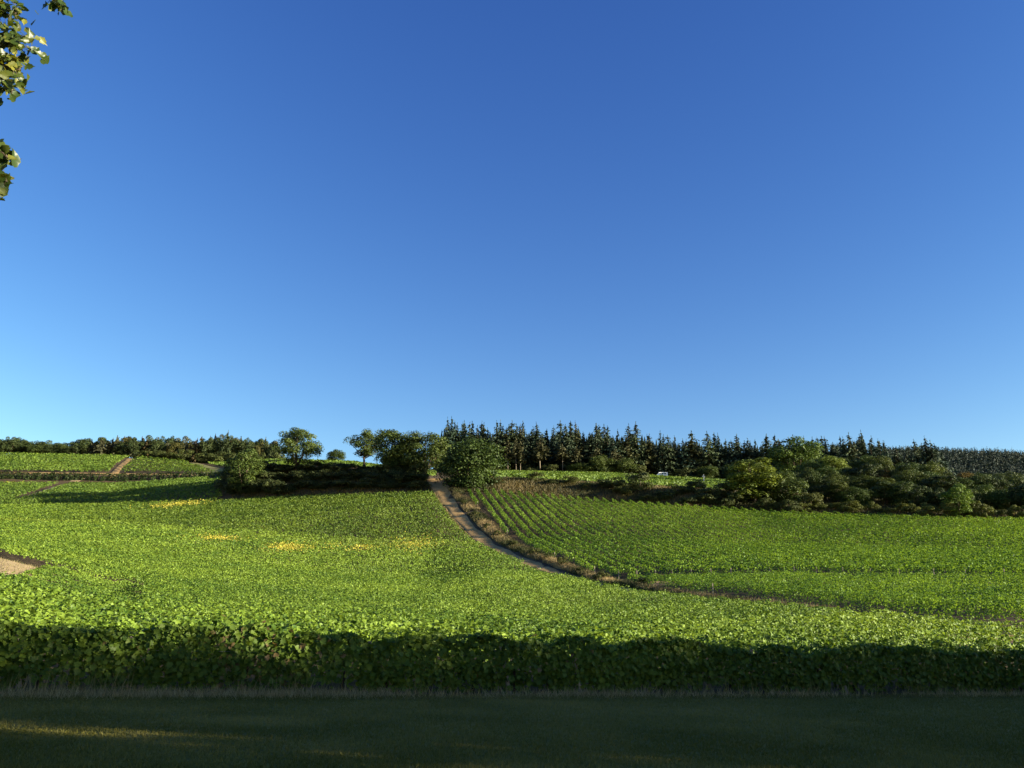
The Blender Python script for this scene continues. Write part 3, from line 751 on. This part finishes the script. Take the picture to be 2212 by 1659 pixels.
# ---- scrubby wood on the left skyline
LX=[-60,0,20,45,60,110,150,165,220,300,330,400,450,490,520,560,600]; LY=[945,948,940,950,956,952,956,950,941,944,941,945,940,932,944,944,952]
k=0
for dx in np.arange(-55,606,12.5):
    for rank in (0,1):
        x=dx+rng.uniform(-5,5); yt=np.interp(x,LX,LY)-3+abs(rng.normal(0,6))+(7 if rank==0 else 0)
        kind='scrubpine' if (x>190 and rng.random()<.55) else 'scrub'
        tint=(1,1,1) if rng.random()<.6 else ((1.5,1.05,.85) if x>250 else (1.1,1.1,.9))
        plant_px('scrub_tree',kind,int(rng.integers(3)),x,yt,(382 if rank==0 else 394)+rng.uniform(-2,2),rng.uniform(28,46),f'scrubby {"pine" if kind=="scrubpine" else "tree"} of the left skyline wood, {ordn(k//2)} from the left in the {"front" if rank==0 else "back"} rank','trees of the left skyline wood',tint); k+=1
for k,dx in enumerate(np.arange(300,610,34)):
    plant_px('shrub','bush',k,dx+rng.uniform(-8,8),rng.uniform(968,978),371,rng.uniform(30,46),f'shrub before the left skyline wood, {ordn(k)} from the left','shrubs before the left wood',(1,1.05,.9),'shrub')
# ---- low dark hedge under the left terrace path
parts=[]
us=np.linspace(-.71,-.27,90)
hp=[(u*(float(knot(8,u))+6),float(knot(8,u))+6) for u in us]
for a,b in zip(hp[:-1],hp[1:]):
    d=np.array(b)-np.array(a); L=np.linalg.norm(d)
    r=row_leaves(np.array(a),d/L,L,.5,60,.05,1.5,2.0,LEAF2,1,(.5,.4,.1),lambda x,y,n,f: mixcol((.018,.032,.008),(.055,.08,.02),rng.random(n)))
    if r is not None: parts.append(r)
hb=np.array([hp[45][0],hp[45][1],float(H(*hp[45]))])
V,F,C=cat(parts); e=link('hedge',mesh_np('hedge',V-hb,F,C),M_vine,loc=hb); tag(e,'long low dark hedge below the terrace path on the far left hill','hedge')

# ------------------------------------------------------------------ grasses
BLADE=([(-.5,0,0),(.5,0,0),(.12,.0,.62),(.35,.0,1.0)],[(0,1,2),(1,3,2)])
TRI=([(-.5,0,0),(.5,0,0),(.3,0,1.0)],[(0,1,2)])
def grass(name,label,x,y,hmin,hmax,width,ca,cb,tmpl=TRI,lean=.45,tfun=None,lift=0):
    n=len(x); z=H(x,y)+lift
    a=rng.uniform(0,6.283,n); tx=rng.normal(0,lean,n); ty=rng.normal(0,lean,n)
    up=np.stack([tx,ty,np.ones(n)],1); up/=np.linalg.norm(up,axis=1,keepdims=True)
    xx=np.stack([np.cos(a),np.sin(a),np.zeros(n)],1); xx-=up*(xx*up).sum(1,keepdims=True); xx/=np.linalg.norm(xx,axis=1,keepdims=True)
    Rm=np.stack([xx,np.cross(up,xx),up],2)
    t=rng.random(n) if tfun is None else np.clip(tfun(x,y)+rng.normal(0,.2,n),0,1)
    h=rng.uniform(hmin,hmax,n); w=width*rng.uniform(.6,1.3,n)
    V,F,C=scatter(tmpl[0],tmpl[1],np.stack([x,y,z],1),Rm,np.stack([w,w,h],1),mixcol(ca,cb,t))
    o=link(name,mesh_np(name,V,F,C),M_grass); tag(o,label,'grass',kind='stuff'); return o
# mown lawn blades, thinning with distance
n=450000
y=9.0+rng.random(n)**1.3*19; x=rng.uniform(-.70,.70,n)*y
m=(x*RN[0]+y*RN[1]<FRONT-.72); x=x[m]; y=y[m]
grass('lawn_grass','short mown grass of the shaded lawn',x,y,.02,.06,.011,(.098,.098,.013),(.25,.21,.06),TRI,.6,lambda x,y: .75*val_noise(x,y,.9,61)*val_noise(x,y,.23,62)*1.6,.03)
# dry strip at the foot of the front row
def along(n,r0,r1,s0,s1,f=None):
    r=rng.uniform(r0,r1,n)+FRONT; s=rng.uniform(s0,s1,n)
    if f is not None:
        m=rng.random(n)<f(s); r=r[m]; s=s[m]
    return RN[0]*r+RD[0]*s, RN[1]*r+RD[1]*s
x,y=along(44000,-1.35,-.25,-16,26,lambda s: np.clip(.25+1.2*(val_noise(s,s*0,.35,71)-.35),.08,1)*np.interp(s,[-16,2,8,26],[1,1,.6,.25]))
grass('dry_grass','straw-coloured dry grass along the foot of the front vine row',x,y,.04,.26,.014,(.17,.14,.05),(.50,.40,.21),TRI,.5)  # real straw, its colour lightened to stand in for sunlight on this strip
x,y=along(3200,-1.0,-.1,-16,22,lambda s:(val_noise(s,s*0,.8,72)>.5)*np.interp(s,[-16,0,3,22],[1,1,.45,.3]))
grass('tall_grass','tall thin weed stalks before the front vine row',x,y,.3,.62,.012,(.09,.10,.03),(.38,.30,.14),TRI,.26)
# dry grass and weeds on the headland patch at the left edge
n=5000; y=rng.uniform(43.5,66.5,n); lim=np.interp(y,[43,50,66],[-.587,-.565,-.527]); x=y*lim+.5-rng.random(n)**2*4.5
m=val_noise(x,y,.5,77)>.35; x=x[m]; y=y[m]
grass('headland_grass','dry weeds fringing the sandy patch at the left edge',x,y,.08,.3,.05,(.06,.07,.02),(.34,.27,.13),BLADE,.4)
# verge between track and right field
n=30000; y=rng.uniform(60,216,n); w=np.where(y<112,1.6,verge(y)+.3); x=track_x(y)+1.75+rng.random(n)*w
m=val_noise(x,y,.25,75)>.22; x=x[m]; y=y[m]
grass('verge_grass','dry and green grass on the verge beside the dirt track',x,y,.25,.75,.14,(.045,.055,.015),(.34,.25,.12),BLADE,.35,lambda x,y: 1.5*val_noise(x,y,.16,76)-.25)
n=9000; y=rng.uniform(66,214,n); x=track_x(y)-1.45-rng.random(n)*1.1
grass('field_edge_grass','short dry grass on the left edge of the dirt track',x,y,.1,.35,.12,(.06,.065,.02),(.26,.19,.09),BLADE,.4)
k=0
for yy in np.arange(100,212,6.5):
    if rng.random()<.75:
        xx=float(track_x(yy))+2.6+rng.uniform(0,1.0); h=rng.uniform(.6,1.3)
        plant('shrub','bush',k,xx,yy,h,h*1.5,f'small shrub on the verge of the dirt track, {ordn(k)} up from the bottom','shrubs on the track verge',(1.1,1.05,.9),'shrub'); k+=1
# rough grass on the banks
n=60000; u=rng.uniform(-.33,.64,n); f=rng.random(n); y=knot(6,u)-3.2+(knot(7,u)+2-knot(6,u)+3.2)*f; x=u*y
m=(np.abs(x-track_x(y))>2.4); x=x[m]; y=y[m]
grass('bank_grass','rough olive and straw grass covering the banks above the fields',x,y,.3,.9,.28,(.028,.036,.011),(.17,.13,.055),BLADE,.45,lambda x,y: 1.1*val_noise(x,y,.12,81)-.22+.6*np.clip(x/y-.12,0,1))  # straw thins out leftward: the bank's shade is put into the grass colour

# ------------------------------------------------------------------ far wooded hill on the right
hx=np.linspace(120,1100,70); hy=np.linspace(560,1150,60)
HX,HY=np.meshgrid(hx,hy)
def hillz(x,y):
    u=x/900
    dt=np.interp(u,[.13,.35,.46,.6,.75,1.2],[985,972,969,981,1000,1040])
    top=np.interp(dt,[960,980,1000,1040],[EYE+900*tanel(v) for v in (960,980,1000,1040)])-9
    g=np.clip((y-560)/340,0,1); g=g*g*(3-2*g); g=np.where(y>900,1-((y-900)/250)**2*.35,g)
    return 60+(top-60)*g+8*(val_noise(x,y,.012,91)-.5)*g
V=np.stack([HX.ravel(),HY.ravel(),hillz(HX,HY).ravel()],1); nx=len(hx)
ii=(np.arange(len(hy)-1)[:,None]*nx+np.arange(nx-1)[None]).ravel()
tag(link('far_hill',mesh_np('far_hill',V,np.stack([ii,ii+1,ii+nx+1,ii+nx],1),smooth=True),M_hill),kind='structure')
def spruce_t():
    r=random.Random(5); V=[];F=[]
    for z0,z1,ra in ((.05,.5,.24),(.3,.75,.18),(.55,1.0,.11)):
        b=len(V); m=6
        for j in range(m):
            a=6.283*j/m+r.random(); q=ra*r.uniform(.6,1.25); V.append((math.cos(a)*q,math.sin(a)*q,z0+r.uniform(-.05,.06)))
        V.append((r.uniform(-.02,.02),r.uniform(-.02,.02),z1)); F+= [(b+j,b+(j+1)%m,b+m) for j in range(m)]
    return V,F
ST=spruce_t()
xs,Ys,zs,h=MASS; n=len(xs); a=rng.uniform(0,6.283,n)
Rm=np.stack([np.stack([np.cos(a),np.sin(a),0*a],1),np.stack([-np.sin(a),np.cos(a),0*a],1),np.tile([0,0,1.0],(n,1))],2)
V,F,C=scatter(ST[0],ST[1],np.stack([xs,Ys,zs],1),Rm,np.stack([h*.8,h*.8,h],1),mixcol((.014,.024,.015),(.035,.05,.03),rng.random(n)))
hw=link('conifer_wood',mesh_np('conifer_wood',V,F,C),M_needle); hw.color=(1,1,1,1); tag(hw,'dim mass of conifers deep in the wood behind the ridge trees','wood',kind='stuff')
n=9000; x=rng.uniform(330,760,n); y=rng.uniform(640,925,n); m=(x/y>.44)&(x/y<.72); x=x[m]; y=y[m]; n=len(x)
h=rng.uniform(5.5,9,n)*(1+.3*(rng.random(n)<.08)); hz=hillz(x,y); parts=[]
for q in np.linspace(.12,1.0,9):                      # each far conifer a stack of small ragged sprays
    r_=(1-q)*2.4+.25; a=rng.uniform(0,6.283,n); rr=rng.random(n)*r_
    pos=np.stack([x+np.cos(a)*rr,y+np.sin(a)*rr,hz+h*q],1)
    parts.append(scatter(LEAF2[0],LEAF2[1],pos,basis(rng.normal(0,.7,(n,3))+np.array([0,-.2,.5])),np.maximum(.9,r_*1.25)*rng.uniform(.7,1.3,n),mixcol((.016,.027,.022),(.034,.047,.034),rng.random(n))))
V,F,C=cat(parts)
hw=link('hill_forest',mesh_np('hill_forest',V,F,C),M_needle); hw.color=(1,1,1,1); tag(hw,'dark conifer forest covering the far hill at the right','forest',kind='stuff')

# ------------------------------------------------------------------ white van and wayside cross on the terrace
vx=at(1430,1028,378); vz=EYE+378*tanel(1024)-1.6
van=empty('van',(vx[0],378,vz),R(4)); tag(van,'white van parked beyond the terrace vines before the conifers','van')
body=[(-2.45,.35),(2.4,.35),(2.45,.9),(2.42,2.1),(2.3,2.25),(-1.1,2.25),(-1.55,2.15),(-2.05,1.4),(-2.5,1.25)]
me=MB().prism([(x,z) for x,z in body],-.95,.95).mesh('van_body'); bo=link('body',me,M_paint,van)
link('windscreen',MB().prism([(-1.62,2.06),(-2.06,1.44),(-2.09,1.46),(-1.65,2.08)],-.85,.85).mesh('windscreen'),M_glass,van)
for a,b in ((-1.5,-.75),(-.55,.45),(.65,1.75)):
    q=MB().prism([(a,1.35),(b,1.35),(b,1.95),(a+(.28 if a<-1 else 0),1.95)],-.965,-.94).mesh('side_window'); link('side_window',q,M_glass,van)
for wx in (-1.55,1.5):
    for wy in (-.86,.86):
        w=link('wheel',MB().tube([(0,-.11,0),(0,.11,0)],[.34,.34],16).mesh('wheel'),M_rubber,van,(wx,wy,.34))
        link('hub',MB().tube([(0,-.125,0),(0,.125,0)],[.17,.17],12).mesh('hub'),M_paint,w)
cx=at(1520,1028,300); ch=EYE+300*tanel(1025); gz=float(H(cx[0],300))
cr=empty('wayside_cross',(cx[0],300,gz)); tag(cr,'pale stone wayside cross standing in the terrace vines','cross')
hh=max(3.0,ch-gz)
link('plinth',MB().box(-.55,.55,-.55,.55,-.3,.7).mesh('plinth'),M_stone,cr)
link('shaft',MB().tube([(0,0,.69),(0,0,hh)],[.17,.13],8).mesh('shaft'),M_stone,cr)
link('arm',MB().box(-.5,.5,-.11,.11,hh-.8,hh-.55).mesh('arm'),M_stone,cr)

# ------------------------------------------------------------------ trees beside the lawn, right of the picture: they shade lawn and front row
rng=np.random.default_rng(21)
SH=np.array([sunv.x,sunv.y]); SH/=np.linalg.norm(SH); TE=math.tan(SUN_EL)
k=0
for s in np.arange(-24,32,2.8):
    tdist=36+rng.uniform(-1.5,1.5); q=RN*FRONT+RD*s+SH*tdist
    base=float(H(q[0],q[1])); edge=float(H(*(RN*FRONT+RD*s)))+1.16+tdist*TE
    dh=np.interp(s,[-24,-9,-6,-3,-1.2,-.2,1.0,2.0,3.2,40],[.2,.1,-.3,-.25,-.3,-1.1,-1.0,.0,.3,.3])
    h=edge-base+dh+rng.uniform(-.12,.12)
    for rank in (0,1):
        p=q+SH*(2.6*rank)+RD*(1.5*rank)
        thin=min(abs(s-v) for v in (-15.6,-12.8,-10.0,-7.2))<.5
        if rank==1 and (k%6 in (1,3) or thin): k+=1; continue
        plant('garden_tree','open' if (thin or k%4==0) else 'round',1 if thin else k//3,p[0],p[1],h/.97-(0 if rank==0 else .6),(3.2 if thin else 5.0),f'leafy garden tree shading the lawn from the right, {ordn(k//2)} of the {"front" if rank==0 else "back"} line','garden trees right of the lawn',(1,1,1)); k+=1

# ------------------------------------------------------------------ overhanging tree at the upper left
ot=empty('lime_tree',(-11.5,8.2,float(H(-11.5,8.2)))); tag(ot,'sunlit tree leaning its leafy branches into the upper left corner','tree')
ob=np.array(ot.location)
tb=MB().tube([(0,0,-.3),(.15,.1,2.2),(.3,0,5),(.2,.1,8),(.1,.2,11.5)],[.3,.24,.19,.12,.04],10)
link('trunk',tb.mesh('trunk',True),M_bark,ot)
clumps=[((-2.2,0,7),(2,2,1.5)),((-.6,-1,9),(2,2,1.6)),((-.5,2,8.5),(1.9,1.9,1.5)),((-1,.5,11),(1.8,1.8,1.4)),((.6,.6,5.6),(1.5,1.4,1.0)),((-2,2.2,5.5),(1.6,1.6,1.2)),((.9,1.2,11.2),(1.5,1.5,1.2))]
V,F,C=clump_cloud(clumps,420,.16,(.05,.075,.012),(.16,.17,.025))
link('crown',mesh_np('crown',V,F,C),M_big,ot)
BL=([(0,-.5,0),(.22,-.46,.03),(.30,-.24,.07),(.42,-.12,.12),(.30,.08,.07),(.26,.26,.06),(.1,.34,.02),(0,.62,-.06),(-.1,.34,.02),(-.26,.26,.06),(-.30,.08,.07),(-.42,-.12,.12),(-.30,-.24,.07),(-.22,-.46,.03),(0,0,-.04)],[(14,i,(i+1)%14) for i in range(14)])
leaf_mes=[]
for k in range(5):
    r=np.random.default_rng(300+k); V=np.array(BL[0])+r.normal(0,.035,(15,3)); t=r.random()
    leaf_mes.append(mesh_np('leaf',V,np.array(BL[1]),mixcol((.035,.06,.010),(.17,.17,.025),np.full(15,t**1.5))))
def bough(pts,n,spread,size,Yc,extra=0):
    """a branch with separate leaves; pts are picture points on the branch at depth Yc"""
    W=[at(a,b,Yc)-ob for a,b in pts]
    W=[np.array([W[0][0]*.2+.1,W[0][1]*.2,W[0][2]*.85])]+W
    b=link('branch',MB().tube([tuple(w) for w in W],[.045]+[.022*(1-i/len(W))+.004 for i in range(len(W)-1)],6).mesh('branch',True),M_bark,ot)
    def spot():
        i=1+int(rng.integers(len(W)-2)); t=rng.random()
        return W[i]*(1-t)+W[i+1]*t
    tw=MB(); 
    for k in range(n):
        a=spot(); c=a+rng.normal(0,1,3)*np.array([spread,spread*1.2,spread*1.1])
        tw.tube([tuple(a),tuple((a+c)/2+np.array([0,0,.02])),tuple(c)],[.004,.003,.002],4,False)
        l=link('leaf',leaf_mes[int(rng.integers(5))],M_big,b,c); s=size*rng.uniform(.75,1.25); l.scale=(s,s,s)
        l.rotation_euler=(rng.normal(1.0,.6),rng.normal(0,.5),rng.uniform(-1.2,1.6))
    link('twigs',tw.mesh('twigs'),M_bark,b)
    if extra:
        c=np.array([spot() for _ in range(extra)])+rng.normal(0,1,(extra,3))*np.array([spread,spread*1.5,spread])*.85
        V,F,C=scatter(BL[0],BL[1],c,basis(rng.normal(0,.6,(extra,3))+np.array([.5,-.6,.35])),size*rng.uniform(.6,1.1,extra),mixcol((.035,.06,.010),(.19,.185,.026),rng.random(extra)**1.5))
        tag(link('small_leaves',mesh_np('small_leaves',V,F,C),M_big,b),kind='stuff')
bough([(-120,20),(-30,8),(5,20),(34,28)],48,.12,.105,8.0,110)
bough([(-120,70),(-30,75),(10,95),(50,100)],60,.11,.105,8.1,130)
bough([(-120,130),(-30,125),(8,140),(44,150)],52,.095,.105,8.05,120)
bough([(-120,170),(-30,165),(5,170),(26,195)],40,.07,.11,7.9,80)
bough([(60,-60),(95,-25),(118,2),(140,26)],26,.045,.125,8.3,12)
bough([(-80,318),(-20,318),(5,330),(22,345)],22,.06,.15,7.6,14)
bough([(-80,375),(-25,372),(2,380),(14,392)],18,.045,.16,7.6,14)
bough([(-60,405),(-20,405),(0,412),(4,420)],9,.03,.15,7.6,4)
print('objects',len(bpy.data.objects))

_t=set(); _n=0
for o in bpy.data.objects:
    if o.type=='MESH' and o.data.name not in _t:
        _t.add(o.data.name); _n+=len(o.data.loops)-2*len(o.data.polygons)
print('triangles',_n)
